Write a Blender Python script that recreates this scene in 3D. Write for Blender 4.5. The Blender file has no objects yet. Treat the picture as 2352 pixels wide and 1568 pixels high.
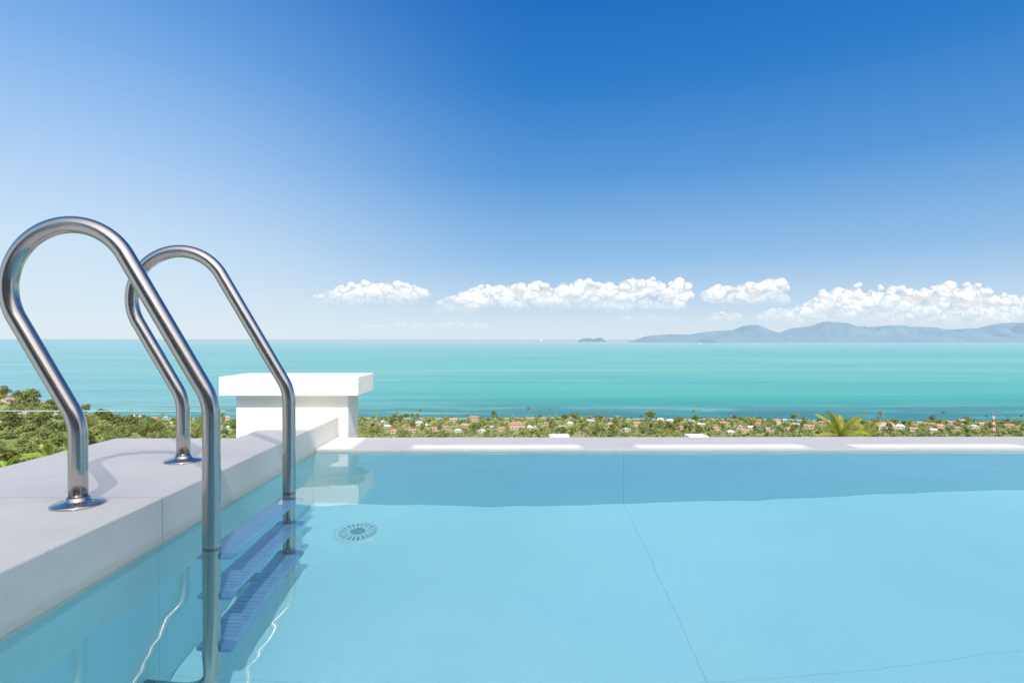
import bpy, bmesh, math, random
import numpy as np
from mathutils import Vector, Matrix, noise
random.seed(7)
RNG = np.random.default_rng(11)
sc = bpy.context.scene
C = sc.collection
sc.view_settings.view_transform = 'Standard'
sc.view_settings.look = 'None'
sc.view_settings.exposure = 0
F = 1337.0; CX = 1165.0; CY = 778.0; CAMZ = 0.5
SEA = -119.5

# ------------------------------------------------------------ helpers
def tag(o, label=None, cat=None, group=None, kind=None):
    if label: o['label'] = label
    if cat: o['category'] = cat
    if group: o['group'] = group
    if kind: o['kind'] = kind
    return o

def empty(name, loc, label, cat, group=None, rz=0):
    o = bpy.data.objects.new(name, None); C.objects.link(o)
    o.empty_display_size = 0.1
    o.location = loc; o.rotation_euler = (0, 0, rz)
    return tag(o, label, cat, group)

def obj_from(name, me, parent=None, loc=None):
    o = bpy.data.objects.new(name, me); C.objects.link(o)
    if parent: o.parent = parent
    if loc is not None: o.location = loc
    return o

def mesh_pd(name, verts, faces, mat=None, smooth=False):
    me = bpy.data.meshes.new(name)
    me.from_pydata([tuple(v) for v in verts], [], faces)
    me.update()
    if mat: me.materials.append(mat)
    if smooth: me.polygons.foreach_set('use_smooth', [True]*len(me.polygons))
    return me

def mesh_quads(name, V, mat=None):
    n = len(V)//4
    me = bpy.data.meshes.new(name)
    me.vertices.add(len(V)); me.vertices.foreach_set('co', V.astype(np.float32).ravel())
    me.loops.add(n*4); me.loops.foreach_set('vertex_index', np.arange(n*4, dtype=np.int32))
    me.polygons.add(n)
    me.polygons.foreach_set('loop_start', np.arange(0, n*4, 4, dtype=np.int32))
    me.polygons.foreach_set('loop_total', np.full(n, 4, dtype=np.int32))
    me.update(calc_edges=True)
    if mat: me.materials.append(mat)
    return me

def bm_box(bm, x0, x1, y0, y1, z0, z1):
    M = Matrix.Translation(((x0+x1)/2, (y0+y1)/2, (z0+z1)/2)) @ Matrix.Diagonal((x1-x0, y1-y0, z1-z0, 1))
    return bmesh.ops.create_cube(bm, size=1, matrix=M)

def bm_done(bm, name, mat, parent=None, loc=None, bevel=0, seg=2, smooth=False):
    if bevel:
        bmesh.ops.bevel(bm, geom=[e for e in bm.edges], offset=bevel, segments=seg, affect='EDGES', profile=0.5)
    me = bpy.data.meshes.new(name); bm.to_mesh(me); bm.free()
    if mat: me.materials.append(mat)
    if smooth: me.polygons.foreach_set('use_smooth', [True]*len(me.polygons))
    return obj_from(name, me, parent, loc)

def sweep(path, radius, seg=24, cap=True):
    n = len(path); vs = []; fs = []
    up = Vector((0, 1, 0)); prev = None
    for i, p in enumerate(path):
        t = (path[min(i+1, n-1)] - path[max(i-1, 0)]).normalized()
        if prev is None:
            a = up if abs(t.dot(up)) < 0.9 else Vector((1, 0, 0))
            u = (a - t*a.dot(t)).normalized()
        else:
            u = (prev - t*prev.dot(t)).normalized()
        prev = u; w = t.cross(u)
        r = radius[i] if isinstance(radius, (list, tuple)) else radius
        for k in range(seg):
            a = 2*math.pi*k/seg
            vs.append(p + u*math.cos(a)*r + w*math.sin(a)*r)
    for i in range(n-1):
        for k in range(seg):
            k2 = (k+1) % seg
            fs.append((i*seg+k, i*seg+k2, (i+1)*seg+k2, (i+1)*seg+k))
    if cap:
        fs.append(tuple(range(seg-1, -1, -1))); fs.append(tuple((n-1)*seg+k for k in range(seg)))
    return vs, fs

def lathe(profile, seg=40):
    vs = []; fs = []
    for (r, z) in profile:
        for k in range(seg):
            a = 2*math.pi*k/seg; vs.append((r*math.cos(a), r*math.sin(a), z))
    for i in range(len(profile)-1):
        for k in range(seg):
            k2 = (k+1) % seg
            fs.append((i*seg+k, i*seg+k2, (i+1)*seg+k2, (i+1)*seg+k))
    return vs, fs

# ------------------------------------------------------------ materials
def new_mat(name):
    m = bpy.data.materials.new(name); m.use_nodes = True
    nt = m.node_tree; b = nt.nodes['Principled BSDF']
    return m, nt, b

def N(nt, t, **kw):
    n = nt.nodes.new(t)
    for k, v in kw.items(): setattr(n, k, v)
    return n

def math_n(nt, op, a, b=None, c=None):
    n = N(nt, 'ShaderNodeMath', operation=op)
    for i, v in enumerate((a, b, c)):
        if v is None: continue
        if isinstance(v, (int, float)): n.inputs[i].default_value = v
        else: nt.links.new(v, n.inputs[i])
    return n.outputs[0]

def mixc(nt, fac, a, b, blend='MIX'):
    n = N(nt, 'ShaderNodeMix', data_type='RGBA', blend_type=blend)
    for s, v in ((n.inputs[0], fac), (n.inputs[6], a), (n.inputs[7], b)):
        if isinstance(v, (int, float)): s.default_value = v
        elif isinstance(v, tuple): s.default_value = (*v[:3], 1)
        else: nt.links.new(v, s)
    return n.outputs[2]

def noise_n(nt, vec, scale, detail=4, rough=0.55, out='Fac'):
    n = N(nt, 'ShaderNodeTexNoise')
    n.inputs['Scale'].default_value = scale; n.inputs['Detail'].default_value = detail
    n.inputs['Roughness'].default_value = rough
    if vec is not None: nt.links.new(vec, n.inputs['Vector'])
    return n.outputs[out]

def ramp(nt, fac, stops, interp='LINEAR'):
    r = N(nt, 'ShaderNodeValToRGB'); r.color_ramp.interpolation = interp
    e = r.color_ramp.elements
    while len(e) > 1: e.remove(e[-1])
    e[0].position = stops[0][0]; e[0].color = (*stops[0][1], 1)
    for p, c in stops[1:]:
        x = e.new(p); x.color = (*c, 1)
    nt.links.new(fac, r.inputs[0])
    return r.outputs[0]

def smooth(nt, v, a, b_):
    r = N(nt, 'ShaderNodeMapRange'); r.interpolation_type = 'SMOOTHSTEP'
    nt.links.new(v, r.inputs[0]); r.inputs[1].default_value = a; r.inputs[2].default_value = b_
    return r.outputs[0]

def pos(nt): return N(nt, 'ShaderNodeNewGeometry').outputs['Position']
def sepxyz(nt, v):
    s = N(nt, 'ShaderNodeSeparateXYZ'); nt.links.new(v, s.inputs[0]); return s.outputs
def mapping(nt, v, scale=(1, 1, 1), loc=(0, 0, 0)):
    m = N(nt, 'ShaderNodeMapping'); nt.links.new(v, m.inputs[0])
    m.inputs['Scale'].default_value = scale; m.inputs['Location'].default_value = loc
    return m.outputs[0]
def bump(nt, b, h, strength=0.2, dist=0.01):
    n = N(nt, 'ShaderNodeBump'); n.inputs['Strength'].default_value = strength
    n.inputs['Distance'].default_value = dist
    nt.links.new(h, n.inputs['Height']); nt.links.new(n.outputs[0], b.inputs['Normal'])

def lin(r, g, b):
    f = lambda c: (c/255/12.92) if c/255 <= 0.04045 else ((c/255+0.055)/1.055)**2.4
    return (f(r), f(g), f(b))

def seam(nt, coord, value, width, wob=None):
    d = math_n(nt, 'SUBTRACT', coord, value)
    if wob is not None: d = math_n(nt, 'ADD', d, wob)
    return math_n(nt, 'LESS_THAN', math_n(nt, 'ABSOLUTE', d), width)

def plaster(name, col, dark, seam_y=None, seam_x=None, rough=0.7, amt=0.5, speck=0.25, seam_str=0.75, stain=False, big=False):
    m, nt, b = new_mat(name)
    p = pos(nt)
    n1 = noise_n(nt, p, 3.2, 5, 0.6); n2 = noise_n(nt, p, 160, 2, 0.6); n3 = noise_n(nt, p, 28, 6, 0.7)
    f = math_n(nt, 'MULTIPLY', ramp(nt, n1, [(0.35, (0, 0, 0)), (0.7, (1, 1, 1))]), amt)
    c = mixc(nt, f, col, dark)
    c = mixc(nt, math_n(nt, 'MULTIPLY', ramp(nt, n3, [(0.5, (0, 0, 0)), (0.75, (1, 1, 1))]), amt*0.8), c, dark)
    c = mixc(nt, math_n(nt, 'MULTIPLY', ramp(nt, n2, [(0.58, (0, 0, 0)), (0.68, (1, 1, 1))]), speck), c, tuple(q*0.8 for q in dark))
    if big:
        c = mixc(nt, math_n(nt, 'MULTIPLY', smooth(nt, noise_n(nt, p, 0.9, 3, 0.5), 0.35, 0.7), 0.55), c, tuple(q*0.90 for q in dark))
    xyz = sepxyz(nt, p)
    wob = math_n(nt, 'MULTIPLY', math_n(nt, 'SUBTRACT', noise_n(nt, p, 6, 3), 0.5), 0.006)
    if seam_y is not None: c = mixc(nt, math_n(nt, 'MULTIPLY', seam(nt, xyz[1], seam_y, 0.0014, wob), seam_str), c, tuple(x*0.45 for x in dark))
    if seam_x is not None: c = mixc(nt, math_n(nt, 'MULTIPLY', seam(nt, xyz[0], seam_x, 0.0022, wob), seam_str), c, tuple(x*0.45 for x in dark))
    if stain:   # damp, limey band just above the waterline
        hgt = math_n(nt, 'ADD', xyz[2], math_n(nt, 'MULTIPLY', math_n(nt, 'SUBTRACT', noise_n(nt, p, 14, 5, 0.7), 0.5), 0.03))
        c = mixc(nt, math_n(nt, 'MULTIPLY', smooth(nt, hgt, 0.022, 0.008), 0.45), c, (0.50, 0.48, 0.38))
    nt.links.new(c, b.inputs['Base Color']); b.inputs['Roughness'].default_value = rough
    bump(nt, b, math_n(nt, 'ADD', n2, n3), 0.25, 0.0015)
    return m

def simple(name, col, rough=0.6, metallic=0, var=0.25, scale=2.0):
    m, nt, b = new_mat(name)
    tc = N(nt, 'ShaderNodeTexCoord').outputs['Object']
    n = noise_n(nt, tc, scale, 4)
    c = mixc(nt, math_n(nt, 'MULTIPLY', n, var*2), col, tuple(x*0.55 for x in col))
    nt.links.new(c, b.inputs['Base Color'])
    b.inputs['Roughness'].default_value = rough; b.inputs['Metallic'].default_value = metallic
    return m

def foliage(name, light, dark, scale=0.5, trans=0.38):
    m, nt, b = new_mat(name)
    tc = N(nt, 'ShaderNodeTexCoord').outputs['Object']
    oi = N(nt, 'ShaderNodeObjectInfo').outputs['Random']
    n = noise_n(nt, tc, scale, 3, 0.6); n2 = noise_n(nt, tc, scale*5, 2)
    f = math_n(nt, 'ADD', math_n(nt, 'MULTIPLY', n, 0.7), math_n(nt, 'MULTIPLY', n2, 0.3))
    c = ramp(nt, f, [(0.35, dark), (0.60, light)])
    hs = N(nt, 'ShaderNodeHueSaturation')
    nt.links.new(c, hs.inputs['Color'])
    nt.links.new(math_n(nt, 'ADD', math_n(nt, 'MULTIPLY', oi, 0.06), 0.460), hs.inputs['Hue'])
    nt.links.new(math_n(nt, 'ADD', math_n(nt, 'MULTIPLY', oi, 0.7), 0.7), hs.inputs['Value'])
    nt.links.new(hs.outputs[0], b.inputs['Base Color'])
    b.inputs['Roughness'].default_value = 0.6
    b.inputs['Specular IOR Level'].default_value = 0.25
    tr = N(nt, 'ShaderNodeBsdfTranslucent'); nt.links.new(hs.outputs[0], tr.inputs[0])
    mx = N(nt, 'ShaderNodeMixShader'); mx.inputs[0].default_value = trans
    nt.links.new(b.outputs[0], mx.inputs[1]); nt.links.new(tr.outputs[0], mx.inputs[2])
    nt.links.new(mx.outputs[0], nt.nodes['Material Output'].inputs[0])
    return m

# ------------------------------------------------------------ light
S = Vector((0.20, -0.70, 0.72)).normalized()
w = bpy.data.worlds.new("World"); sc.world = w; w.use_nodes = True
nt = w.node_tree; bg = nt.nodes['Background']
sky = N(nt, 'ShaderNodeTexSky'); sky.sky_type = 'NISHITA'; sky.sun_disc = False
sky.sun_elevation = math.asin(S.z); sky.sun_rotation = math.atan2(S.x, S.y) % (2*math.pi)
sky.altitude = 100; sky.dust_density = 0.5
gen = N(nt, 'ShaderNodeTexCoord').outputs['Generated']
sx_, sy_, sz_ = sepxyz(nt, gen)
cen = ramp(nt, sz_, [(0.0, lin(220, 233, 244)), (0.03, lin(209, 228, 243)), (0.08, lin(180, 211, 239)), (0.13, lin(148, 193, 234)), (0.27, lin(86, 153, 219)), (0.40, lin(44, 126, 203)), (0.52, lin(26, 108, 192)), (1.0, lin(20, 80, 165))])
lef = ramp(nt, sz_, [(0.0, lin(224, 237, 246)), (0.13, lin(206, 230, 249)), (0.25, lin(174, 209, 247)), (0.38, lin(130, 181, 239)), (0.50, lin(90, 153, 224)), (1.0, lin(20, 80, 165))])
c = mixc(nt, smooth(nt, sx_, 0.08, -0.66), cen, lef)
dt = N(nt, 'ShaderNodeVectorMath', operation='DOT_PRODUCT'); nt.links.new(gen, dt.inputs[0]); dt.inputs[1].default_value = S
g = math_n(nt, 'MULTIPLY', math_n(nt, 'POWER', math_n(nt, 'MAXIMUM', dt.outputs['Value'], 0.0), 3.0), 2.7)
gl = N(nt, 'ShaderNodeVectorMath', operation='SCALE'); gl.inputs[0].default_value = (1, 0.91, 0.77); nt.links.new(g, gl.inputs['Scale'])
sks = N(nt, 'ShaderNodeVectorMath', operation='SCALE'); nt.links.new(sky.outputs[0], sks.inputs[0]); sks.inputs['Scale'].default_value = 0.10
c = mixc(nt, 0.05, c, sks.outputs[0])
ad = N(nt, 'ShaderNodeVectorMath', operation='ADD'); nt.links.new(c, ad.inputs[0]); nt.links.new(gl.outputs[0], ad.inputs[1])
nt.links.new(ad.outputs[0], bg.inputs[0]); bg.inputs[1].default_value = 1.0
sl = bpy.data.lights.new('sun', 'SUN'); sl.energy = 4.2; sl.angle = math.radians(0.5); sl.color = (1, 0.95, 0.88)
sl.cycles.is_caustics_light = True
so = bpy.data.objects.new('sun', sl); C.objects.link(so); so.rotation_euler = S.to_track_quat('Z', 'Y').to_euler()

# ------------------------------------------------------------ camera
cam = bpy.data.cameras.new('camera'); co = bpy.data.objects.new('camera', cam); C.objects.link(co)
cam.sensor_width = 36; cam.lens = F/2352*36; cam.clip_start = 0.05; cam.clip_end = 400000
co.location = (0, 0, CAMZ)
co.rotation_euler = (math.radians(90) - math.atan(6/F), 0, -math.atan(11/F))
sc.camera = co

# ------------------------------------------------------------ pool
POOLX = -0.86; FARY = 2.58; DEPTH = -0.80; SX = 0.517
def recv(o): o.cycles.is_caustics_receiver = True; return o
m_deck = plaster('white_render', (0.72, 0.69, 0.625), (0.58, 0.555, 0.505), seam_y=1.44, amt=0.5, speck=0.32, stain=True)
m_cop = plaster('white_coping', (0.73, 0.70, 0.64), (0.60, 0.575, 0.53), amt=0.4, speck=0.25)
m_pil = plaster('white_pillar_paint', (0.82, 0.795, 0.75), (0.70, 0.675, 0.63), amt=0.4, speck=0.3)
m_floor = plaster('pool_floor_tile', (0.57, 0.91, 0.95), (0.48, 0.85, 0.91), seam_x=SX, seam_y=1.5, amt=0.6, speck=0.5, seam_str=0.26, big=True)
m_wall = plaster('pool_wall_tile', (0.40, 0.73, 0.77), (0.34, 0.65, 0.70), seam_x=SX, seam_y=1.44, amt=0.5, seam_str=0.35)

def prism(poly, z0, z1):
    n = len(poly)
    vs = [(x, y, z0) for x, y in poly] + [(x, y, z1) for x, y in poly]
    fs = [tuple(range(n-1, -1, -1)), tuple(range(n, 2*n))] + [(i, (i+1) % n, n+(i+1) % n, n+i) for i in range(n)]
    return vs, fs
poly = [(-1.54, -2.2), (-0.85, -2.2), (-0.85, 2.946), (-1.07, 2.946), (-1.07, 2.30), (-1.54, 2.30)]
vs, fs = prism(poly, -0.03, 0.11)
bm = bmesh.new()
bv = [bm.verts.new(v) for v in vs]
for f in fs: bm.faces.new([bv[i] for i in f])
bmesh.ops.recalc_face_normals(bm, faces=bm.faces)
deck = bm_done(bm, 'pool_deck', m_deck, bevel=0.004, seg=2); tag(deck, kind='structure'); recv(deck)
vs, fs = prism([(-1.50, -2.2), (POOLX, -2.2), (POOLX, 2.94), (-1.10, 2.94), (-1.10, 2.26), (-1.50, 2.26)], -3.5, -0.032)
o = obj_from('left_pool_wall', mesh_pd('left_pool_wall', vs, fs, m_wall)); tag(o, kind='structure'); recv(o)
bm = bmesh.new(); bm_box(bm, POOLX+0.002, 6, FARY+0.004, 2.86, -3.5, -0.012)
o = bm_done(bm, 'far_pool_wall', m_wall); tag(o, kind='structure'); recv(o)
bm = bmesh.new(); bm_box(bm, -0.848, 6.02, FARY, 2.89, -0.010, 0.012)
o = bm_done(bm, 'pool_coping', m_cop, bevel=0.003); tag(o, kind='structure')
bm = bmesh.new(); bm_box(bm, POOLX+0.002, 6, -2.2, FARY+0.002, DEPTH-0.2, DEPTH)
o = bm_done(bm, 'pool_floor', m_floor); tag(o, kind='structure'); recv(o)
bm = bmesh.new(); bm_box(bm, 6.002, 6.3, -2.2, 2.86, -3.5, 0.012)
o = bm_done(bm, 'right_pool_wall', m_wall); tag(o, kind='structure'); recv(o)

m, nt, b = new_mat('pool_water')
b.inputs['Base Color'].default_value = (0.80, 0.97, 0.985, 1); b.inputs['Roughness'].default_value = 0.0
b.inputs['IOR'].default_value = 1.33; b.inputs['Transmission Weight'].default_value = 1
p = pos(nt)
h = math_n(nt, 'ADD', noise_n(nt, mapping(nt, p, (1, 1.6, 1)), 2.2, 2, 0.5), math_n(nt, 'MULTIPLY', noise_n(nt, p, 9, 2, 0.5), 0.16))
bump(nt, b, h, 0.5, 0.007)
o = obj_from('pool_water', mesh_pd('pool_water', [(POOLX+0.0005, -2.2, 0), (6.001, -2.2, 0), (6.001, FARY+0.002, 0), (POOLX+0.0005, FARY+0.002, 0)], [(0, 1, 2, 3)], m, True))
tag(o, kind='structure'); o.cycles.is_caustics_caster = True

# ------------------------------------------------------------ pillar
PO = Vector((-1.0875, 3.05, -3.0))
pil = empty('pillar', PO, 'square white rendered pillar with an overhanging slab cap, at the far left corner of the pool', 'pillar')
bm = bmesh.new(); bm_box(bm, -1.37-PO.x, -0.805-PO.x, 2.95-PO.y, 3.15-PO.y, 0, 3.218)
bm_done(bm, 'shaft', m_pil, pil, bevel=0.003)
bm = bmesh.new(); bm_box(bm, -1.425-PO.x, -0.738-PO.x, 2.885-PO.y, 3.215-PO.y, 3.2185, 3.312)
bm_done(bm, 'cap', m_pil, pil, bevel=0.003)

# ------------------------------------------------------------ ladder
m_steel, nt, b = new_mat('satin_steel')
p = pos(nt); xyz = sepxyz(nt, p)
n = noise_n(nt, p, 18, 4, 0.6)
ring = math_n(nt, 'LESS_THAN', math_n(nt, 'ABSOLUTE', math_n(nt, 'SUBTRACT', xyz[2], math_n(nt, 'MULTIPLY', n, 0.016))), 0.0045)
c = mixc(nt, math_n(nt, 'MULTIPLY', ring, 0.6), (0.48, 0.455, 0.435), (0.30, 0.14, 0.06))
nt.links.new(c, b.inputs['Base Color']); b.inputs['Metallic'].default_value = 1
b.inputs['Roughness'].default_value = 0.22
m_tread = simple('tread_plastic', (0.27, 0.46, 0.68), 0.4, 0, 0.22, 20)

def fillet(a, b_, c_, r, n=12):
    u = (a-b_).normalized(); v = (c_-b_).normalized()
    ang = u.angle(v); t = r/math.tan(ang/2)
    p0 = b_+u*t; p1 = b_+v*t
    cen = b_ + (u+v).normalized()*(r/math.sin(ang/2))
    q0 = p0-cen; q1 = p1-cen; full = q0.angle(q1)
    return [cen + (q0*math.sin((1-i/n)*full) + q1*math.sin(i/n*full))/math.sin(full) for i in range(n+1)]
def rail_path(cx, cz, R0, XR, XL):
    c0 = Vector((cx, 0, cz)); th = math.radians(30.3)
    d = Vector((-math.sin(th), 0, math.cos(th))); nrm = Vector((math.cos(th), 0, math.sin(th)))
    tr_ = c0 + nrm*R0; tl_ = c0 - nrm*R0
    pr = tr_ + (-d)*((XR-tr_.x)/(-d.x)); pl = tl_ + (-d)*((XL-tl_.x)/(-d.x))
    path = [Vector((POOLX+0.004, 0, -0.70))] + fillet(Vector((POOLX, 0, -0.70)), Vector((XR, 0, -0.70)), Vector((XR, 0, 0)), 0.08)
    path += [Vector((XR, 0, -0.3)), Vector((XR, 0, 0)), Vector((XR, 0, 0.15))]
    path += fillet(Vector((XR, 0, 0)), pr, tr_, 0.13, 20)
    a0 = math.atan2(nrm.z, nrm.x)
    for i in range(1, 72):
        a = a0 + math.pi*i/72
        path.append(c0 + Vector((math.cos(a), 0, math.sin(a)))*R0)
    path += fillet(tl_, pl, Vector((XL, 0, 0.1)), 0.13, 20)
    path += [Vector((XL, 0, 0.2)), Vector((XL, 0, 0.108))]
    return path
XR = -0.6975
LO = Vector((-0.85, 1.62, -0.8))
ladder = empty('pool_ladder', LO, 'stainless steel pool ladder with two looped handrails, set into the white deck on the left', 'ladder')
fv, ff = lathe([(0.0200, 0.020), (0.0235, 0.0195), (0.025, 0.014), (0.0275, 0.0105), (0.045, 0.008), (0.053, 0.0055), (0.056, 0.003), (0.056, 0.0), (0.02, 0.0)], 48)
fl_me = mesh_pd('flange', fv, ff, m_steel, True)
for y, cx, cz, R0, XL in ((1.377, -1.024, 0.621, 0.147, -1.010), (1.865, -1.044, 0.627, 0.152, -1.034)):
    vs, fs = sweep([q - Vector((LO.x, 0, LO.z)) for q in rail_path(cx, cz, R0, XR, XL)], 0.0198, 40)
    r = obj_from('handrail', mesh_pd('handrail', vs, fs, m_steel, True), ladder, (0, y-LO.y, 0))
    obj_from('flange', fl_me, r, (XL-LO.x, 0, 0.1102-LO.z))
def tread_mesh():
    bm = bmesh.new()
    bm_box(bm, -0.039, 0.039, -0.222, 0.225, -0.020, 0)
    bmesh.ops.bevel(bm, geom=list(bm.edges), offset=0.006, segments=3, affect='EDGES', profile=0.5)
    for j in range(26):
        y = -0.205+0.0165*j
        bm_box(bm, -0.031, 0.031, y, y+0.007, -0.002, 0.003)
    me = bpy.data.meshes.new('tread'); bm.to_mesh(me); bm.free(); me.materials.append(m_tread)
    return me
tme = tread_mesh()
bm = bmesh.new()
bm_box(bm, -0.042, 0.042, -0.018, 0.016, -0.026, -0.003)
bmesh.ops.bevel(bm, geom=list(bm.edges), offset=0.007, segments=3, affect='EDGES', profile=0.5)
m_brk = simple('tread_end_plastic', (0.16, 0.32, 0.52), 0.4, 0, 0.1, 20)
brk = bpy.data.meshes.new('bracket'); bm.to_mesh(brk); bm.free(); brk.materials.append(m_brk)
for z in (-0.035, -0.275, -0.515):
    t = recv(obj_from('tread', tme, ladder, (XR-LO.x+0.004, 0.003, z-LO.z)))
    for s in (-0.228, 0.241):
        recv(obj_from('bracket', brk, t, (0, s, -0.001)))

# ------------------------------------------------------------ drain
DR = Vector((-0.59, 2.30, DEPTH))
dr = empty('pool_drain', DR, 'round pool floor drain with radial slots, under the water below the pillar', 'drain')
m_dd = simple('drain_dark', (0.18, 0.44, 0.52), 0.6, 0, 0.1)
m_dl = simple('drain_plastic', (0.62, 0.90, 0.93), 0.4, 0, 0.1)
vs, fs = lathe([(0.0, 0.002), (0.082, 0.002), (0.083, 0.0)], 48); recv(obj_from('sump_plate', mesh_pd('sump_plate', vs, fs, m_dd), dr))
vs, fs = lathe([(0.074, 0.003), (0.075, 0.009), (0.084, 0.009), (0.090, 0.004), (0.091, 0.0)], 48); recv(obj_from('rim', mesh_pd('rim', vs, fs, m_dl, True), dr))
bm = bmesh.new()
for k in range(22):
    a = 2*math.pi*k/22
    M = Matrix.Rotation(a, 4, 'Z') @ Matrix.Translation((0.052, 0, 0.006)) @ Matrix.Diagonal((0.046, 0.0085, 0.006, 1))
    bmesh.ops.create_cube(bm, size=1, matrix=M)
recv(bm_done(bm, 'grille', m_dl, dr))
vs, fs = lathe([(0.0, 0.0095), (0.018, 0.0095), (0.019, 0.006), (0.027, 0.006), (0.028, 0.010), (0.032, 0.010), (0.033, 0.003)], 40)
recv(obj_from('hub', mesh_pd('hub', vs, fs, m_dd), dr))

# ------------------------------------------------------------ glass railing + posts beyond the pool
m_gl, nt, b = new_mat('railing_glass')
b.inputs['Base Color'].default_value = (0.93, 0.98, 0.97, 1); b.inputs['Roughness'].default_value = 0
b.inputs['Transmission Weight'].default_value = 1; b.inputs['IOR'].default_value = 1.03
m_ge = simple('glass_edge', (0.34, 0.56, 0.54), 0.15, 0, 0.1)
gr = empty('glass_railing', (-2.4, 3.06, -1.0), 'frameless clear glass railing with pale green top edge, behind the deck left of the pillar', 'railing')
bm = bmesh.new(); bm_box(bm, -1.7, 1.02, -0.005, 0.005, 0.0, 1.122); bm_done(bm, 'panel', m_gl, gr)
bm = bmesh.new(); bm_box(bm, -1.7, 1.02, -0.005, 0.005, 1.1225, 1.1255); bm_done(bm, 'top_edge', m_ge, gr)
for i, px in enumerate((1285, 1602)):
    D = 5.0; x = (px-CX)/F*D; zt = CAMZ-(1000-CY)/F*D
    lab = ['small white post top showing above the pool rim below the village centre',
           'small white post top above the pool rim, nearer the yellow green palm'][i]
    r = empty('terrace_post', (x, D, -4), lab, 'post', 'white terrace posts')
    bm = bmesh.new(); bm_box(bm, -0.05, 0.05, -0.05, 0.05, 0, zt+4-0.04); bm_done(bm, 'shaft', m_pil, r, bevel=0.004)
    bm = bmesh.new(); bm_box(bm, -0.085, 0.085, -0.085, 0.085, zt+4-0.04, zt+4); bm_done(bm, 'cap', m_pil, r, bevel=0.005)

# ------------------------------------------------------------ unseen frosted roof added to shade the pool; villa behind the camera
kx = S.x/S.z; ky = S.y/S.z; ZR = 3.0
def up(x, y): return (x+kx*ZR, y+ky*ZR)
m_vil = plaster('villa_render', (0.80, 0.79, 0.78), (0.68, 0.66, 0.65), amt=0.3)
m_can, nt, b = new_mat('shade_roof_sheet')
tp = N(nt, 'ShaderNodeBsdfTransparent'); mx = N(nt, 'ShaderNodeMixShader')
tl = N(nt, 'ShaderNodeBsdfTranslucent'); tl.inputs[0].default_value = (0.95, 0.93, 0.90, 1)
nt.links.new(math_n(nt, 'ADD', 0.44, math_n(nt, 'MULTIPLY', noise_n(nt, pos(nt), 0.8, 2), 0.06)), mx.inputs[0])
nt.links.new(tp.outputs[0], mx.inputs[1]); nt.links.new(tl.outputs[0], mx.inputs[2]); nt.links.new(mx.outputs[0], nt.nodes['Material Output'].inputs[0])
shade_roof = empty('added_shade_roof', (0, -2.2, ZR), 'unseen frosted roof added over the pool, slotted to cast shade and sun strips', 'roof')
y0 = up(0, 2.600)[1]; y1 = up(0, 2.690)[1]; y2 = up(0, 2.99)[1]  # gap in the added roof placed so sun strips fall on the coping
XA = up(-1.75, 0)[0]; XB = 4.6; TH = 0.010
bm = bmesh.new(); bm_box(bm, XA, XB, 0, y0+2.2, 0, TH); bm_done(bm, 'slab', m_can, shade_roof)
xb = up(-0.70, 0)[0]
bm = bmesh.new(); bm_box(bm, xb, XB, y1+2.2, y2+2.2, 0, TH); bm_done(bm, 'front_beam', m_can, shade_roof)
for (a, c_) in ((-0.70, -0.43), (0.33, 0.58), (1.35, 1.57), (2.35, 2.6), (3.4, 3.6)):
    bm = bmesh.new(); bm_box(bm, up(a, 0)[0], up(c_, 0)[0], y0+2.2+0.001, y1+2.2-0.001, 0.001, TH-0.001); bm_done(bm, 'crossbar', m_can, shade_roof)
vil = empty('villa_facade', (0, -2.4, 0), 'white villa wall with dark sliding glass doors at the near end of the pool', 'building')
bm = bmesh.new()
bm_box(bm, -4.0, -3.2, -0.2, 0.19, -3, 2.98); bm_box(bm, -3.199, 4.999, -0.2, 0.19, -3, 0.1); bm_box(bm, -3.199, 4.999, -0.2, 0.19, 2.5, 2.98); bm_box(bm, 5.0, 6.3, -0.2, 0.19, -3, 2.98)
bm_done(bm, 'wall', m_vil, vil)
m_dg = simple('dark_glass', (0.03, 0.035, 0.04), 0.05, 0, 0.1)
for k in range(4):
    bm = bmesh.new(); bm_box(bm, -3.2+2.05*k+0.03, -3.2+2.05*(k+1)-0.03, 0, 0.03, 0.1, 2.5); bm_done(bm, 'door', m_dg, vil)

# ------------------------------------------------------------ terrain
def shore(x): return 872 - 0.045*x + 18*math.sin(x*0.004+1.0) + 6*math.sin(x*0.021)
cxs = [-900, -400, -226, -168, -121, -60, 0]; czs = [-8, -14, -25, -39, -50, -64, -80]
def height(x, y):
    base = -5 - 0.27*y
    k = 6.0
    base = max(base, -118.0) if abs(base+118) > k else -118 + (base+118+k)**2/(4*k)
    if x < 0:
        c = float(np.interp(x, cxs, czs)); g = math.exp(-((y-265)/(95 if y < 265 else 130))**2)
        base += max(0, c+76)*g
    n = noise.noise(Vector((x*0.02, y*0.02, 0)))*4 + noise.noise(Vector((x*0.07, y*0.07, 3)))*1.5
    hill = min(1, max(0, (base+116)/20))
    base += n*hill*(min(1, y/60)) + (0.3*noise.noise(Vector((x*0.01, y*0.01, 9))))*(1-hill)
    s = shore(x)
    if y > s-22: base = min(base, -118 - (y-(s-22))*0.068)
    return base
xs = np.concatenate([np.arange(-1400, -420, 20), np.arange(-420, 100, 7), np.arange(100, 1500, 20)])
ys = np.concatenate([np.arange(3.4, 40, 4), np.arange(40, 420, 7), np.arange(420, 1000, 9)])
vs = [(x, y, height(x, y)) for y in ys for x in xs]
nx = len(xs)
fs = [(j*nx+i, j*nx+i+1, (j+1)*nx+i+1, (j+1)*nx+i) for j in range(len(ys)-1) for i in range(nx-1)]
m, nt, b = new_mat('ground_cover')
p = pos(nt); xyz = sepxyz(nt, p)
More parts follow.
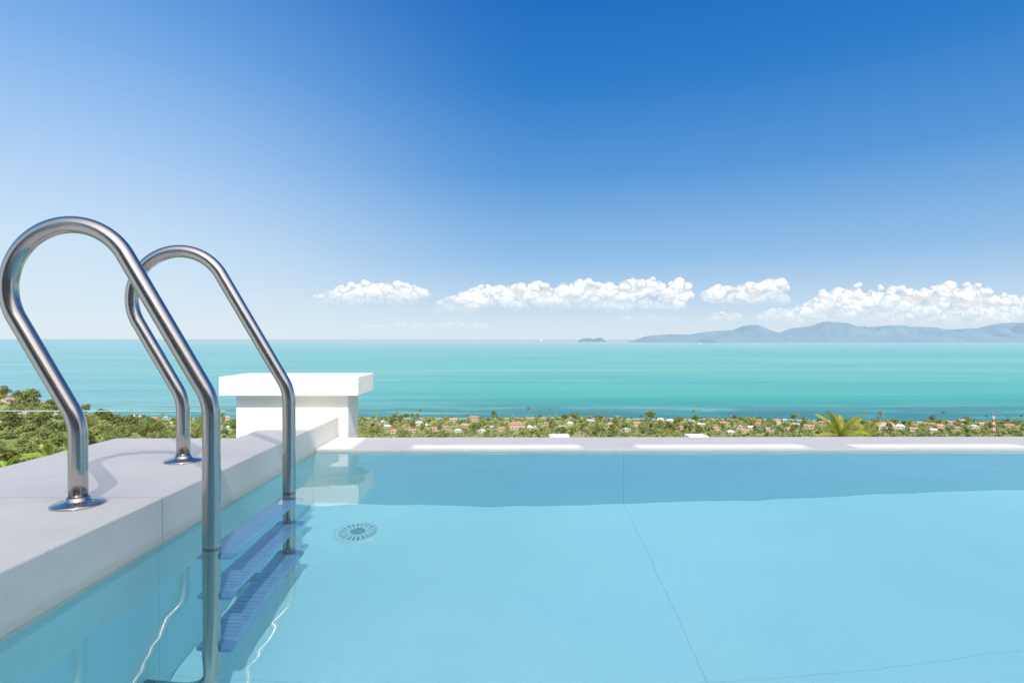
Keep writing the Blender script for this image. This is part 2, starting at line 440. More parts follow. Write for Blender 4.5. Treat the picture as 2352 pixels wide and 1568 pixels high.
c = ramp(nt, noise_n(nt, p, 0.035, 6, 0.6), [(0.3, (0.09, 0.13, 0.03)), (0.45, (0.22, 0.28, 0.07)), (0.55, (0.28, 0.32, 0.10)), (0.68, (0.36, 0.32, 0.20))])
c = mixc(nt, math_n(nt, 'MULTIPLY', noise_n(nt, p, 0.5, 3), 0.4), c, (0.08, 0.11, 0.03))
sand = math_n(nt, 'LESS_THAN', xyz[2], math_n(nt, 'ADD', math_n(nt, 'MULTIPLY', noise_n(nt, p, 0.05, 2), 1.0), -118.9))
c = mixc(nt, sand, c, (0.50, 0.45, 0.35))
nt.links.new(c, b.inputs['Base Color']); b.inputs['Roughness'].default_value = 0.9
o = obj_from('ground', mesh_pd('ground', vs, fs, m, True)); tag(o, kind='structure')

# ------------------------------------------------------------ sea
m, nt, b = new_mat('sea_water')
p = pos(nt); xyz = sepxyz(nt, p)
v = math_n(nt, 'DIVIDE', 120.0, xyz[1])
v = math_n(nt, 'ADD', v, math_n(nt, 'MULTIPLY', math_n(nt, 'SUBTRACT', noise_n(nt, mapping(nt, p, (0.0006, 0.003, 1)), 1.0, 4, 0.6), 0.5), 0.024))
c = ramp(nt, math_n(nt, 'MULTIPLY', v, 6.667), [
    (0.00, lin(214, 222, 230)), (0.03, lin(192, 214, 224)), (0.08, lin(158, 208, 217)), (0.16, lin(134, 206, 209)), (0.30, lin(124, 206, 199)),  # palest stops paint distance haze into the sea colour at the horizon
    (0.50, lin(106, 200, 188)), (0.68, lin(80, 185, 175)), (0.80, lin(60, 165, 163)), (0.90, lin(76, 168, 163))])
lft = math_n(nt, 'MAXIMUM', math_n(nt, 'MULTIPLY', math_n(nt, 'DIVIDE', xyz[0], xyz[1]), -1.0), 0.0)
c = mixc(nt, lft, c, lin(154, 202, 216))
st = ramp(nt, noise_n(nt, mapping(nt, p, (0.0011, 0.011, 1)), 1.0, 5, 0.65), [(0.40, (0, 0, 0)), (0.70, (1, 1, 1))])
c = mixc(nt, math_n(nt, 'MULTIPLY', math_n(nt, 'MULTIPLY', st, 0.50), smooth(nt, xyz[1], 9000, 2500)), c, lin(66, 162, 168))
st2 = ramp(nt, noise_n(nt, mapping(nt, p, (0.0004, 0.006, 1), (5, 3, 0)), 1.0, 4, 0.6), [(0.48, (0, 0, 0)), (0.66, (1, 1, 1))])
c = mixc(nt, math_n(nt, 'MULTIPLY', st2, 0.48), c, lin(166, 218, 204))
st3 = ramp(nt, noise_n(nt, mapping(nt, p, (0.00012, 0.0011, 1), (2, 7, 0)), 1.0, 4, 0.6), [(0.42, (0, 0, 0)), (0.62, (1, 1, 1))])
c = mixc(nt, math_n(nt, 'MULTIPLY', st3, 0.30), c, lin(124, 192, 210))
rf = smooth(nt, xyz[1], 1180, 930)
rn = ramp(nt, noise_n(nt, mapping(nt, p, (0.005, 0.02, 1)), 1.0, 5, 0.65), [(0.40, (0, 0, 0)), (0.56, (1, 1, 1))])
c = mixc(nt, math_n(nt, 'MULTIPLY', math_n(nt, 'MULTIPLY', rf, rn), 0.7), c, lin(56, 124, 142))
c = mixc(nt, 1.0, c, (0.70, 0.66, 0.61), 'MULTIPLY')
nt.links.new(c, b.inputs['Base Color']); b.inputs['Roughness'].default_value = 0.5; b.inputs['Specular IOR Level'].default_value = 0.25
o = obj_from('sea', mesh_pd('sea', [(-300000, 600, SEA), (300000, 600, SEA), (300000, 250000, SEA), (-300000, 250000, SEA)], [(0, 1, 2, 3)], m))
tag(o, kind='structure')

# ------------------------------------------------------------ far islands
def island(name, prof, Dfront, depth, mat, nz=14):
    pxs = [a for a, _ in prof]; pys = [b_ for _, b_ in prof]
    Dr = Dfront+depth*0.55
    X = np.linspace((pxs[0]-CX)/F*Dr, (pxs[-1]-CX)/F*Dr, 340)
    vs = []; nr = 48
    for j in range(nr):
        t = j/(nr-1); y = Dfront + depth*t
        for x in X:
            px = CX + x/Dr*F; top = max(0, CAMZ + (CY-float(np.interp(px, pxs, pys)))/F*Dr - SEA)
            s = math.sin(math.pi*min(1, t/0.55)/2) if t < 0.55 else math.cos(math.pi*(t-0.55)/0.45/2)
            nn = noise.fractal(Vector((x/depth*4.5, y/depth*4.5, nz)), 0.75, 2.1, 7)
            edge = math.sin(math.pi*min(1, t/0.55)) if t < 0.55 else 0.0
            z = SEA - 4 + top*min(1.03, s*(1+nn*0.8*edge) + (0.06*nn if t > 0.3 else 0))
            vs.append((x, y, z))
    n = len(X)
    fs = [(j*n+i, j*n+i+1, (j+1)*n+i+1, (j+1)*n+i) for j in range(nr-1) for i in range(n-1)]
    return obj_from(name, mesh_pd(name, vs, fs, mat, True))
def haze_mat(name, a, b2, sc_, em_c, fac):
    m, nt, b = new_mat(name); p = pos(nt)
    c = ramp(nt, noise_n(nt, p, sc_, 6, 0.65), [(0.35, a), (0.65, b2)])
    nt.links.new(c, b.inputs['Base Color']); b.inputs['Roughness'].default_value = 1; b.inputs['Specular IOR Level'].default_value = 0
    em = N(nt, 'ShaderNodeEmission'); em.inputs[0].default_value = (*em_c, 1)  # even glow mixed in to paint distance haze over the land
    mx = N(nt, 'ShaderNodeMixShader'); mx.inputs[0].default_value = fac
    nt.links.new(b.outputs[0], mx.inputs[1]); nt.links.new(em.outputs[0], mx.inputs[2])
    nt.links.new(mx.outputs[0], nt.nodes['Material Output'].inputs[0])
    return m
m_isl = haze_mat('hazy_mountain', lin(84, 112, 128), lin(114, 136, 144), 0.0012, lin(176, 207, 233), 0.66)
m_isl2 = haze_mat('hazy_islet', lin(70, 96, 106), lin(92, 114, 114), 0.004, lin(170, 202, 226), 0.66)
prof = [(1455, 787), (1470, 779), (1490, 771), (1520, 768), (1545, 766), (1575, 769), (1600, 766), (1650, 759), (1690, 757), (1714, 747), (1740, 759), (1785, 770), (1800, 764), (1830, 754), (1870, 748), (1900, 739), (1935, 746), (1960, 750), (2010, 750), (2060, 748), (2110, 752), (2160, 757), (2200, 755), (2270, 755), (2300, 745), (2335, 740), (2352, 741), (2450, 738), (2600, 760), (2700, 787)]
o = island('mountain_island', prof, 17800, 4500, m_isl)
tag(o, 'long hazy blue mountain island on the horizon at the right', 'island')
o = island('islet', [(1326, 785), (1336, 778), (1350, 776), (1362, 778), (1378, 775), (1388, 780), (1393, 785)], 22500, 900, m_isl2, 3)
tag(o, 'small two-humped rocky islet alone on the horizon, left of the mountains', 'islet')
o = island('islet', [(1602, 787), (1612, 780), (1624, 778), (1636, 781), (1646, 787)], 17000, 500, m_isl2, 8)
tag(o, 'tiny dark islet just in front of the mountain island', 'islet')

# ------------------------------------------------------------ clouds
m_cl, nt, b = new_mat('cloud_vapour_glow')
for n in list(nt.nodes):
    if n.type == 'BSDF_PRINCIPLED': nt.nodes.remove(n)
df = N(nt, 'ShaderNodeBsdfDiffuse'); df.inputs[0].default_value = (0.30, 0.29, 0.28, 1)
em = N(nt, 'ShaderNodeEmission'); em.inputs[0].default_value = (0.89, 0.92, 0.96, 1); em.inputs[1].default_value = 0.60  # glow stands in for sunlight scattered inside the cloud
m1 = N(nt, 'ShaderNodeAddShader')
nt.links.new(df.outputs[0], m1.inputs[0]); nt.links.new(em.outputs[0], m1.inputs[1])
tp = N(nt, 'ShaderNodeBsdfTransparent'); m2 = N(nt, 'ShaderNodeMixShader')
lw = N(nt, 'ShaderNodeLayerWeight'); lw.inputs[0].default_value = 0.5
p = pos(nt); gen = N(nt, 'ShaderNodeTexCoord').outputs['Generated']; gz = sepxyz(nt, gen)[2]
dens = N(nt, 'ShaderNodeObjectInfo').outputs['Alpha']
nn = noise_n(nt, p, 0.0035, 6, 0.7)
nb = noise_n(nt, p, 0.0007, 4, 0.6)
al = math_n(nt, 'SUBTRACT', 1.10, math_n(nt, 'MULTIPLY', lw.outputs['Facing'], 1.6))
al = math_n(nt, 'ADD', al, math_n(nt, 'MULTIPLY', math_n(nt, 'SUBTRACT', nn, 0.5), 1.2))
hgt = math_n(nt, 'ADD', gz, math_n(nt, 'MULTIPLY', math_n(nt, 'SUBTRACT', nn, 0.5), 0.5))
hgt = math_n(nt, 'ADD', hgt, math_n(nt, 'MULTIPLY', math_n(nt, 'SUBTRACT', nb, 0.5), 0.9))
bz = smooth(nt, hgt, 0.0, 0.85)
al = math_n(nt, 'MULTIPLY', math_n(nt, 'MINIMUM', math_n(nt, 'MAXIMUM', al, 0), 1), bz)
al = math_n(nt, 'MULTIPLY', al, dens)
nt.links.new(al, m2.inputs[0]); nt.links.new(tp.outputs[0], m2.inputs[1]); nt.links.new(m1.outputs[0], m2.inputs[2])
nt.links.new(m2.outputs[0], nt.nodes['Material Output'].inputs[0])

def ico(sub):
    bm = bmesh.new(); bmesh.ops.create_icosphere(bm, subdivisions=sub, radius=1)
    v = np.array([x.co[:] for x in bm.verts]); f = np.array([[a.index for a in q.verts] for q in bm.faces]); bm.free()
    return v, f
IV, IF = ico(4); IV3, IF3 = ico(3)
def cloud(outline, base, D, label, seed, dens=1.0, alpha=1.0, vox=60):
    rnd = random.Random(seed); s = D/F
    pxs = [a for a, _ in outline]; tops = [b_ for _, b_ in outline]
    V = []; Fs = []; off = 0
    def puff(x, y, z, r, sxx=1.15):
        nonlocal off
        V.append(IV3*r*np.array([sxx, 1.1, 0.88])+np.array([x, y, z])); Fs.append(IF3+off); off += len(IV3)
    width = pxs[-1]-pxs[0]
    n = int(width/6*dens)
    for i in range(n):
        px = pxs[0]+width*(i+rnd.random())/n
        top = float(np.interp(px, pxs, tops)); hh = base-top
        if hh < 3: continue
        r = min(hh*0.45, rnd.choice((5, 7, 10, 15)))
        zc = top+r+(rnd.random()**1.6)*0.45*hh
        puff((px-CX)*s, D+rnd.uniform(-450, 450), CAMZ+(CY-zc)*s, r*s, 1.3)
        r2 = min(hh*0.5, rnd.uniform(11, 22)); py = rnd.uniform(top+r2, max(top+r2+1, base-r2*0.5))
        puff((px-CX)*s, D+rnd.uniform(0, 500), CAMZ+(CY-py)*s, r2*s, 1.4)
    V = np.concatenate(V); Fs = np.concatenate(Fs)
    me = bpy.data.meshes.new('cloud_blank'); me.from_pydata(V.tolist(), [], Fs.tolist()); me.update()
    tmp = bpy.data.objects.new('cloud_blank', me); C.objects.link(tmp)
    md = tmp.modifiers.new('r', 'REMESH'); md.mode = 'VOXEL'; md.voxel_size = vox
    dg = bpy.context.evaluated_depsgraph_get(); dg.update()
    me2 = bpy.data.meshes.new_from_object(tmp.evaluated_get(dg))
    bpy.data.objects.remove(tmp); bpy.data.meshes.remove(me)
    nv = len(me2.vertices); co_ = np.empty(nv*3, np.float32); me2.vertices.foreach_get('co', co_); co_ = co_.reshape(-1, 3)
    no_ = np.empty(nv*3, np.float32); me2.vertices.foreach_get('normal', no_); no_ = no_.reshape(-1, 3)
    k = np.array([noise.fractal(Vector((q[0]/420, q[1]/420, q[2]/420)), 0.9, 2.1, 4) for q in co_.tolist()])
    co_ = co_ + no_*(k*s*4.2)[:, None]
    ox = np.array([co_[:, 0].mean(), D, co_[:, 2].min()])
    me2.vertices.foreach_set('co', (co_-ox).astype(np.float32).ravel()); me2.update()
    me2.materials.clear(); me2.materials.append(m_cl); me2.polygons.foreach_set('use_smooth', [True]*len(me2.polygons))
    me2.name = 'cloud'
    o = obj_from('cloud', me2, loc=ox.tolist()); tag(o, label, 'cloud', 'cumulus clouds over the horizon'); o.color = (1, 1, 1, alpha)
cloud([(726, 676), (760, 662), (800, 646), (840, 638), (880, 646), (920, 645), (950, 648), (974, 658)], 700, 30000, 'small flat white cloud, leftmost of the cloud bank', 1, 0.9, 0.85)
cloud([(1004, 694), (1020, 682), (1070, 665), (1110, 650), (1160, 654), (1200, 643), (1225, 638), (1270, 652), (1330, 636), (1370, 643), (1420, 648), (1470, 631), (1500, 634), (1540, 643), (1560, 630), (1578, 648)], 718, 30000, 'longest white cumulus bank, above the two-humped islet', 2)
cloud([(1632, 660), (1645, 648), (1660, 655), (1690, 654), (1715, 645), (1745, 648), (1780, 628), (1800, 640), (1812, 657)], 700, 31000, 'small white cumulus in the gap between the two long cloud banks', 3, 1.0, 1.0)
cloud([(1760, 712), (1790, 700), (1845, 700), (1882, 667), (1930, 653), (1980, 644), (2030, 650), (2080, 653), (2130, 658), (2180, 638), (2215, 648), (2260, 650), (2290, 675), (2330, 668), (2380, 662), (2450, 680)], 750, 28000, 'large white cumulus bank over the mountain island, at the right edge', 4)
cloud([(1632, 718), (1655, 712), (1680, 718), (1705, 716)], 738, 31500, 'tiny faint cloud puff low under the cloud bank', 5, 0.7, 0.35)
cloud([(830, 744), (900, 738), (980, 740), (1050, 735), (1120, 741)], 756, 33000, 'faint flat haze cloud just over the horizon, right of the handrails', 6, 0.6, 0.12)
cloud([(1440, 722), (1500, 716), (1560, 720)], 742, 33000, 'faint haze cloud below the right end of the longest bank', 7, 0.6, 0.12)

# ------------------------------------------------------------ vegetation
m_tree = foliage('tree_leaves', (0.27, 0.31, 0.08), (0.085, 0.12, 0.04), 0.35)
m_scrub = foliage('scrub_leaves', (0.37, 0.38, 0.13), (0.11, 0.145, 0.055), 0.10)
m_palm = foliage('palm_fronds', (0.29, 0.32, 0.13), (0.12, 0.16, 0.065), 0.6)
m_npalm = foliage('young_palm_fronds', (0.46, 0.50, 0.09), (0.22, 0.29, 0.05), 1.5, 0.5)
m_bark = simple('bark', (0.30, 0.26, 0.20), 0.9, 0, 0.3, 3)

def crown_arr(rng, R, Hh, n, leaf, lobes=9, z0=0.0):
    cen = rng.normal(size=(lobes, 3)); cen /= np.linalg.norm(cen, axis=1)[:, None]
    cen *= (rng.random(lobes)**0.5)[:, None]*np.array([R*0.65, R*0.65, Hh*0.32])
    lr = R*rng.uniform(0.30, 0.55, lobes)
    li = rng.integers(0, lobes, n)
    dv = rng.normal(size=(n, 3)); dv /= np.linalg.norm(dv, axis=1)[:, None]
    dv[:, 2] = np.where(dv[:, 2] < -0.3, -dv[:, 2], dv[:, 2])
    P = cen[li] + dv*(lr[li]*rng.uniform(0.75, 1.08, n))[:, None]*np.array([1, 1, 0.85])
    P[:, 2] += z0
    nn = dv + rng.normal(size=(n, 3))*0.5; nn /= np.linalg.norm(nn, axis=1)[:, None]
    a = np.cross(nn, rng.normal(size=(n, 3))); a /= np.linalg.norm(a, axis=1)[:, None]
    bb = np.cross(nn, a)
    sz = leaf*rng.uniform(0.6, 1.3, n)
    a = a*sz[:, None]; bb = bb*(sz*0.7)[:, None]
    return np.stack([P-a-bb*0.3, P-bb+a*0.2, P+a+bb*0.2, P+bb-a*0.3], axis=1).reshape(-1, 3)

def trunk_mesh(hh, r, rnd, limbs=4, spread=1.0):
    vs, fs = [], []
    def add(path, rad):
        v, f = sweep(path, rad, 7); o_ = len(vs); vs.extend(v); fs.extend([tuple(i+o_ for i in q) for q in f])
    add([Vector((0, 0, -1)), Vector((0.05*hh*rnd.uniform(-1, 1), 0.03, hh*0.5)), Vector((0.1, 0, hh))], [r, r*0.75, r*0.45])
    for k in range(limbs):
        a = rnd.uniform(0, 6.28)
        add([Vector((0, 0, hh*0.6)), Vector((math.cos(a)*spread*0.6, math.sin(a)*spread*0.6, hh*1.0)), Vector((math.cos(a)*spread, math.sin(a)*spread, hh*1.35))], [r*0.5, r*0.35, r*0.12])
    return mesh_pd('trunk', vs, fs, m_bark, True)

def palm_meshes(rnd, hh, flen, nf, nl, mat, lw_=0.05, droop=1.0, lean=None, elr=(-0.2, 1.25)):
    if lean is None: lean = rnd.uniform(-0.8, 0.8)
    path = [Vector((lean*(t**1.6), 0, -1+(hh+1)*t)) for t in (0, 0.25, 0.5, 0.75, 1)]
    v, f = sweep(path, [hh*0.022, hh*0.016, hh*0.014, hh*0.013, hh*0.013], 8)
    tm = mesh_pd('trunk', v, f, m_bark, True)
    quads = []
    top = path[-1]
    for k in range(nf):
        az = 2*math.pi*k/nf*2.4+rnd.uniform(-.2, .2); el = rnd.uniform(*elr)
        dh = Vector((math.cos(az), math.sin(az), 0)); side = Vector((-math.sin(az), math.cos(az), 0))
        p = top.copy(); ang = el; L = flen*rnd.uniform(0.75, 1.1); pts = []
        for i in range(nl+1):
            pts.append((p.copy(), ang)); st = L/nl
            p = p + (dh*math.cos(ang)+Vector((0, 0, 1))*math.sin(ang))*st
            ang -= (1.5*droop)/nl*(0.4+1.2*i/nl)
        for i in range(nl):
            p0, a0_ = pts[i]; p1, _ = pts[i+1]; t = i/nl
            fw = (p1-p0).normalized()
            rw = side*lw_*0.5*(1-t*0.7)
            quads += [p0-rw, p0+rw, p1+rw*0.8, p1-rw*0.8]
            ll = L*0.28*math.sin(math.pi*(0.12+0.86*t))**0.7
            for s in (-1, 1):
                tip = p0 + (side*s*0.7+fw*0.8+Vector((0, 0, -0.35)))*ll*rnd.uniform(0.8, 1.1)
                wv = fw*lw_*0.9
                quads += [p0-wv, p0+wv, tip+wv*0.15, tip-wv*0.15]
    return tm, mesh_quads('crown', np.array([tuple(q) for q in quads]), mat)

rnd = random.Random(5)
tree_protos = []
for i in range(6):
    hh = rnd.uniform(2.6, 3.6); R = rnd.uniform(2.6, 3.8)
    tree_protos.append((trunk_mesh(hh, 0.22, rnd, 4, R*0.5), mesh_quads('crown', crown_arr(RNG, R, R*1.6, 560, 0.40, 10, hh+R*0.45), m_tree)))
palm_protos = [palm_meshes(rnd, rnd.uniform(8, 11), 3.4, 17, 7, m_palm, 0.34, 1.1) for _ in range(5)]

def place_tree(kind, x, y, scale, label, cat, group, z=None):
    tm, cm = kind
    r = empty('palm_tree' if cat == 'palm tree' else 'tree', (x, y, height(x, y) if z is None else z), label, cat, group, rnd.uniform(0, 6.28))
    r.scale = (scale, scale, scale*rnd.uniform(0.8, 1.2))
    obj_from('trunk', tm, r); obj_from('crown', cm, r)
    return r

GZ = -118.0
def plain(px, py):
    D = (CAMZ-GZ)*F/(py-CY); return (px-CX)/F*D, D

# ---- houses
m_red = [simple('roof_tile', c_, 0.7, 0, 0.25, 0.6) for c_ in ((0.46, 0.23, 0.16), (0.40, 0.20, 0.16), (0.50, 0.32, 0.23))]
m_grey = simple('grey_roof', (0.42, 0.44, 0.45), 0.6, 0, 0.2, 0.6)
m_whr = simple('white_roof', (0.66, 0.66, 0.64), 0.6, 0, 0.1, 0.6)
m_blr = simple('blue_roof', (0.24, 0.38, 0.48), 0.6, 0, 0.1, 0.6)
m_hw = [simple('house_wall', c_, 0.8, 0, 0.1, 0.6) for c_ in ((0.52, 0.49, 0.43), (0.44, 0.37, 0.30), (0.52, 0.42, 0.39))]
m_win = simple('window_glass', (0.07, 0.09, 0.11), 0.15, 0, 0.1)
def house(px, py, wd, dp, hh, roof, wall, label, rz, hip=False):
    x, y = plain(px, py)
    r = empty('house', (x, y, GZ), label, 'house', 'houses of the coastal village', rz)
    bm = bmesh.new(); bm_box(bm, -wd/2, wd/2, -dp/2, dp/2, -1, hh); bm_done(bm, 'wall', wall, r)
    e = 0.7; rh = dp*0.34; ins = wd*0.28 if hip else 0
    w2 = wd/2+e; d2 = dp/2+e
    vs = [(-w2, -d2, hh-0.1), (w2, -d2, hh-0.1), (w2, d2, hh-0.1), (-w2, d2, hh-0.1), (-w2+ins, 0, hh+rh), (w2-ins, 0, hh+rh)]
    fs = [(0, 1, 5, 4), (2, 3, 4, 5), (1, 2, 5), (3, 0, 4), (3, 2, 1, 0)]
    obj_from('roof', mesh_pd('roof', vs, fs, roof), r)
    nw = max(2, int(wd/4))
    for k in range(nw):
        xc = -wd/2+wd*(k+0.5)/nw
        for lv in range(max(1, int(hh/3))):
            bm = bmesh.new(); bm_box(bm, xc-0.8, xc+0.8, -dp/2-0.06, -dp/2+0.02, 0.9+3*lv, 2.4+3*lv); bm_done(bm, 'window', m_win, r)
    return x, y
hs = [(905, 994, 12, 8, 3.2, 'r'), (932, 984, 11, 8, 3.2, 'r'), (962, 975, 14, 9, 3.5, 'g'), (1000, 989, 13, 8, 3.2, 'r'), (1024, 985, 10, 8, 3.2, 'r'), (1043, 967, 12, 8, 3.2, 'r'),
      (1052, 992, 9, 7, 3, 'w'), (1090, 966, 15, 9, 6, 'r'), (1125, 984, 10, 8, 3, 'g'), (1152, 989, 11, 8, 3.2, 'r'), (1186, 984, 24, 12, 6.5, 'r'), (1222, 986, 12, 9, 3.4, 'w'),
      (1335, 998, 9, 7, 3, 'r'), (1357, 970, 12, 8, 3, 'g'), (1403, 978, 10, 8, 3, 'r'), (1515, 969, 14, 9, 3.5, 'w'), (1540, 970, 12, 8, 3.2, 'w'), (1588, 972, 10, 7, 3, 'g'), (1646, 988, 11, 8, 3.2, 'r'),
      (1662, 976, 12, 8, 3.5, 'r'), (1697, 984, 13, 9, 3.2, 'r'), (1712, 994, 10, 8, 3, 'r'), (1745, 978, 13, 9, 3.4, 'r'), (1768, 990, 12, 8, 3.2, 'r'), (1786, 974, 12, 8, 6, 'r'), (1803, 969, 10, 7, 3, 'b'),
      (1832, 980, 11, 8, 3.2, 'w'), (1862, 984, 14, 9, 3.4, 'r'), (1893, 975, 12, 8, 3.2, 'r'), (2035, 989, 26, 13, 6.5, 'r'), (2072, 984, 13, 9, 3.4, 'w'), (2140, 979, 13, 9, 3.4, 'r'), (2166, 983, 11, 8, 3.2, 'r'),
      (2191, 976, 12, 8, 3.4, 'r'), (2206, 988, 10, 8, 3, 'r'), (2216, 975, 12, 8, 6, 'r'), (2243, 984, 12, 8, 3, 'g'), (2325, 982, 12, 8, 3, 'r'),
      (318, 958, 12, 8, 3, 'w'), (360, 964, 14, 9, 3.5, 'r'), (386, 962, 12, 8, 3.2, 'b'), (404, 974, 11, 8, 3, 'w'), (432, 970, 12, 8, 3.2, 'r'), (506, 984, 11, 8, 3, 'r'), (522, 962, 13, 9, 3.2, 'r'), (533, 984, 10, 7, 3, 'w'),
      (875, 972, 12, 8, 3.2, 'g'), (1290, 985, 10, 8, 3, 'r'), (1440, 990, 10, 8, 3, 'g'), (1950, 978, 12, 8, 3.2, 'w'),
      (890, 982, 10, 7, 3, 'w'), (948, 992, 10, 7, 3, 'r'), (982, 980, 10, 7, 3, 'w'), (1070, 980, 11, 8, 3, 'r'), (1106, 993, 10, 7, 3, 'w'), (1252, 976, 11, 8, 3, 'r'), (1310, 976, 10, 7, 3, 'w'), (1462, 976, 10, 7, 3, 'r'),
      (1566, 986, 11, 8, 3, 'r'), (1612, 978, 10, 7, 3, 'w'), (1680, 996, 10, 7, 3, 'w'), (1726, 986, 10, 7, 3, 'w'), (1815, 990, 11, 8, 3, 'r'), (2104, 990, 12, 8, 3, 'r'), (2150, 992, 10, 7, 3, 'w'), (2262, 978, 10, 7, 3, 'r')]
nm = {'r': 'red tiled', 'g': 'grey', 'w': 'white', 'b': 'blue'}
spots = []
for i, (px, py, wd, dp, hh, k) in enumerate(hs):
    roof = {'r': m_red[i % 3], 'g': m_grey, 'w': m_whr, 'b': m_blr}[k]
    if px == 1186: lab = 'large pink two storey house with wide red roof, in the middle of the village'
    elif px == 2035: lab = 'largest red roofed building, at the right of the near palm'
    else:
        side = 'left of the pillar' if px < 560 else ('right of the pillar' if px < 1300 else ('below the big lone tree' if px < 1640 else ('left of the near palm' if px < 1930 else 'near the red and white mast')))
        sz = 'two storey' if hh > 5 else 'low'
        lab = f'{sz} house with {nm[k]} roof among trees, {side}'
    big = px in (1186, 2035)
    f_ = 0.9 if big else 0.8
    spots.append(house(px, py, wd*f_, dp*f_, hh*f_, roof, m_hw[i % 3], lab, rnd.uniform(-0.6, 0.6), i % 2 == 0))
def clear(x, y, front=30, mrg=0):
    for hx, hy in spots:
        if -9 < y-hy < 9 and abs(x-hx) < 8: return False
        if 0 < hy-y < front and abs(x-hx*y/hy) < 5+mrg: return False
    return True

cnt = 0
while cnt < 190:
    py = rnd.uniform(955, 1006); px = rnd.uniform(150, 2420); x, y = plain(px, py)
    if y > shore(x)-18 or not clear(x, y, 15, 0): continue
    place_tree(rnd.choice(palm_protos), x, y, rnd.uniform(0.75, 1.35), 'slender coconut palm standing among the village trees on the coast', 'palm tree', 'coconut palms of the coastal plain'); cnt += 1
cnt = 0
while cnt < 150:
    py = rnd.uniform(960, 1006); px = rnd.uniform(150, 2420); x, y = plain(px, py)
    if y > shore(x)-20 or not clear(x, y): continue
    place_tree(rnd.choice(tree_protos), x, y, rnd.uniform(0.9, 1.7), 'round leafy green tree among the village houses on the coast', 'tree', 'leafy trees of the coastal plain'); cnt += 1
x, y = plain(1492, 968)
place_tree(tree_protos[2], x, y-10, 2.5, 'tallest dark green tree rising above the shoreline near the middle', 'tree', None)
cnt = 0
while cnt < 130:
    y = rnd.uniform(150, 300); x = -y*rnd.uniform(0.45, 0.98)
    place_tree(rnd.choice(tree_protos), x, y, rnd.uniform(0.45, 1.0), 'bushy green tree on the hillside left of the pool', 'tree', 'trees of the left hillside'); cnt += 1
for k in range(10):
    y = rnd.uniform(120, 250); x = -y*rnd.uniform(0.5, 0.95)
    place_tree(rnd.choice(palm_protos), x, y, rnd.uniform(0.5, 0.7), 'coconut palm rising from the hillside left of the pool', 'palm tree', 'palms of the left hillside')

def woodland(name, pts, R, n, leaf, mat):
    A = []
    bases = [crown_arr(RNG, R, R*1.3, n, leaf, 7, R*0.5) for _ in range(6)]
    for i, (x, y, s) in enumerate(pts):
        b_ = bases[i % 6]; a = rnd.uniform(0, 6.28); ca, sa = math.cos(a), math.sin(a)
        q = b_*s; q = np.stack([q[:, 0]*ca-q[:, 1]*sa, q[:, 0]*sa+q[:, 1]*ca, q[:, 2]], 1)
        A.append(q+np.array([x, y, height(x, y)]))
    return obj_from(name, mesh_quads(name, np.concatenate(A), mat))
pts = []
while len(pts) < 3400:
    py = rnd.uniform(950, 1012); px = rnd.uniform(-60, 2480); x, y = plain(px, py)
    if y > shore(x)-16 or not clear(x, y): continue
    pts.append((x, y, rnd.uniform(0.6, 1.7)))
o = woodland('coastal_woodland', pts, 3.0, 80, 0.66, m_scrub)
tag(o, 'mass of green trees and bushes covering the coastal plain', 'woodland', kind='stuff')
pts = [(-yy*rnd.uniform(0.40, 1.05), yy, rnd.uniform(0.5, 1.4)) for yy in [rnd.uniform(110, 320) for _ in range(2600)]]
o = woodland('hillside_scrub', pts, 2.0, 150, 0.30, m_scrub)
tag(o, 'dense green scrub covering the hillside at the left', 'scrub', kind='stuff')

# ---- near palms
for (px, py, D, fl, sz, nf, lab) in (
    (1932, 1002, 20, 1.2, 26, 14, 'yellow green palm top rising just beyond the pool rim at the right'),
    (1990, 1012, 24, 1.0, 18, 10, 'smaller palm top beside the yellow green one beyond the pool rim'),
    (122, 1048, 17, 0.8, 20, 12, 'yellow green palm top behind the left deck edge'),
    (18, 1082, 14, 0.6, 20, 12, 'palm top at the far left edge behind the deck'),
    (452, 1006, 22, 0.7, 16, 10, 'small palm top seen between the handrails and the pillar')):
    x = (px-CX)/F*D; zc = CAMZ-(py-CY)/F*D; gz = height(x, D)
    tm, cm = palm_meshes(rnd, zc-gz, fl, nf, sz, m_npalm, 0.034, 0.65, 0.0, (0.25, 1.45))
    r = empty('palm_tree', (x, D, gz), lab, 'palm tree', 'palms just below the villa')
    obj_from('trunk', tm, r); obj_from('crown', cm, r)

# ---- rocks on the hill
m_rock = simple('granite', (0.42, 0.37, 0.30), 0.9, 0, 0.45, 0.8)
for k, (px, py, D, s) in enumerate([(30, 925, 235, 2.0), (62, 938, 225, 1.6), (95, 946, 222, 1.4), (15, 950, 210, 1.6), (20, 1020, 170, 1.3), (130, 945, 235, 1.2)]):
    x = (px-CX)/F*D; z = height(x, D)
    vv = []
    for q in IV:
        kf = noise.fractal(Vector((q[0]*1.2+k*7, q[1]*1.2, q[2]*1.2)), 0.7, 2.2, 5)
        vv.append(tuple(np.array([q[0]*1.4, q[1], q[2]*0.8])*s*(1+0.4*kf)))
    o = obj_from('boulder', mesh_pd('boulder', vv, IF.tolist(), m_rock), loc=(x, D, z+1.1))
    tag(o, 'pale granite boulder showing through the scrub on the left hillside', 'boulder', 'boulders on the left hillside')

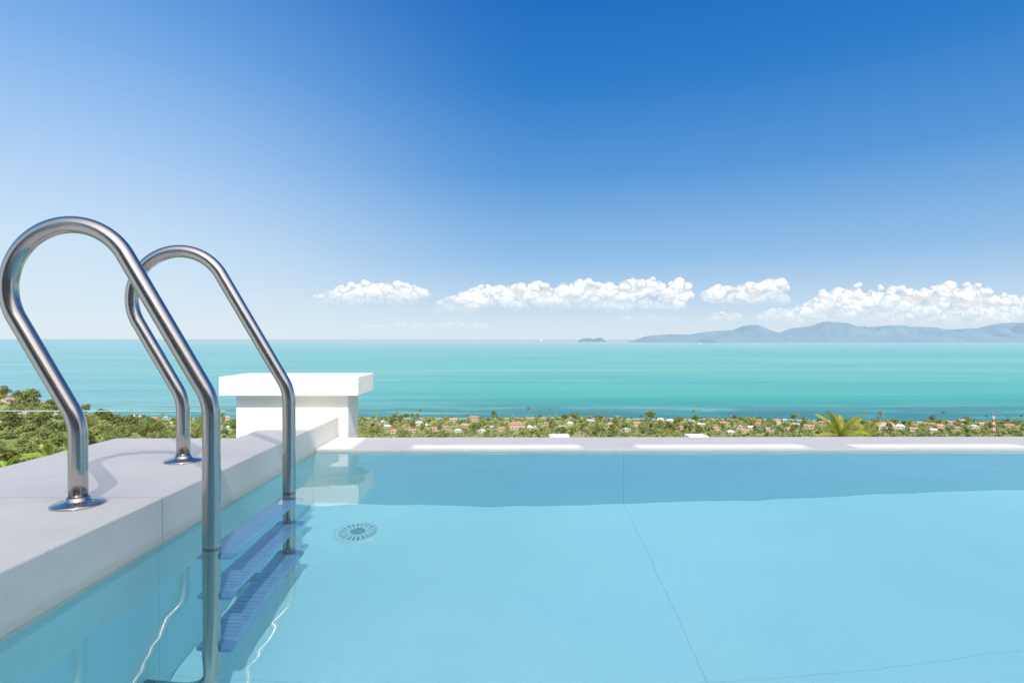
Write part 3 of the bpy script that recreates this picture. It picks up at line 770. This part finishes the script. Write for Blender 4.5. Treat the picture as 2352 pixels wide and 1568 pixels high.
# ---- radio mast
x, y = plain(2290, 1003)
mast = empty('radio_mast', (x, y, GZ), 'red and white banded lattice mast at the right end of the village', 'mast')
m_mast, nt, b = new_mat('mast_paint')
zz = sepxyz(nt, N(nt, 'ShaderNodeTexCoord').outputs['Object'])[2]
band = math_n(nt, 'GREATER_THAN', math_n(nt, 'FRACT', math_n(nt, 'DIVIDE', zz, 7.0)), 0.5)
nt.links.new(mixc(nt, band, (0.75, 0.72, 0.70), (0.62, 0.08, 0.05)), b.inputs['Base Color'])
MH = 25.0
def mr(z): return 1.7-1.0*z/MH
for sx in (-1, 1):
    for sy in (-1, 1):
        v, f = sweep([Vector((sx*mr(0), sy*mr(0), 0)), Vector((sx*mr(MH), sy*mr(MH), MH))], 0.2, 6); obj_from('leg', mesh_pd('leg', v, f, m_mast), mast)
vs, fs = [], []
nseg = 10
for k in range(nseg):
    z0_, z1_ = MH*k/nseg, MH*(k+1)/nseg
    for (ax, ay, bx_, by) in ((-1, -1, 1, -1), (1, -1, 1, 1), (1, 1, -1, 1), (-1, 1, -1, -1)):
        for (za, zb) in ((z0_, z1_), (z1_, z0_), (z1_, z1_)):
            v, f = sweep([Vector((ax*mr(za), ay*mr(za), za)), Vector((bx_*mr(zb), by*mr(zb), zb))], 0.11, 4)
            o_ = len(vs); vs += v; fs += [tuple(i+o_ for i in q) for q in f]
obj_from('bracing', mesh_pd('bracing', vs, fs, m_mast), mast)
v, f = sweep([Vector((0, 0, MH)), Vector((0, 0, MH+4))], 0.12, 6); obj_from('antenna', mesh_pd('antenna', v, f, m_mast), mast)

# ---- boats
m_boat = simple('boat_white', (0.85, 0.85, 0.85), 0.5, 0, 0.05)
def boat(px, py, L, label):
    D = (CAMZ-SEA)*F/(py-CY); x = (px-CX)/F*D
    r = empty('boat', (x, D, SEA), label, 'boat', 'boats on the sea', rnd.uniform(-0.2, 0.2))
    hw = L*0.11; hh = L*0.10
    vs = [(-L/2, -hw*.8, 0), (L*.35, -hw*.8, 0), (L*.42, 0, 0), (L*.35, hw*.8, 0), (-L/2, hw*.8, 0), (-L/2, -hw, hh), (L*.38, -hw, hh), (L/2, 0, hh*1.2), (L*.38, hw, hh), (-L/2, hw, hh)]
    fs = [(4, 3, 2, 1, 0), (5, 6, 7, 8, 9)] + [(i, (i+1) % 5, 5+(i+1) % 5, 5+i) for i in range(5)]
    obj_from('hull', mesh_pd('hull', vs, fs, m_boat), r)
    bm = bmesh.new(); bm_box(bm, -L*.35, L*.2, -hw*.7, hw*.7, hh, hh*1.9); bm_box(bm, -L*.1, L*.12, -hw*.5, hw*.5, hh*1.9, hh*2.5); bm_done(bm, 'cabin', m_boat, r)
boat(1610, 788.5, 65, 'tiny white boat on the sea in front of the small dark islet')
boat(1243, 781, 190, 'tiny pale ship on the horizon left of the two-humped islet')
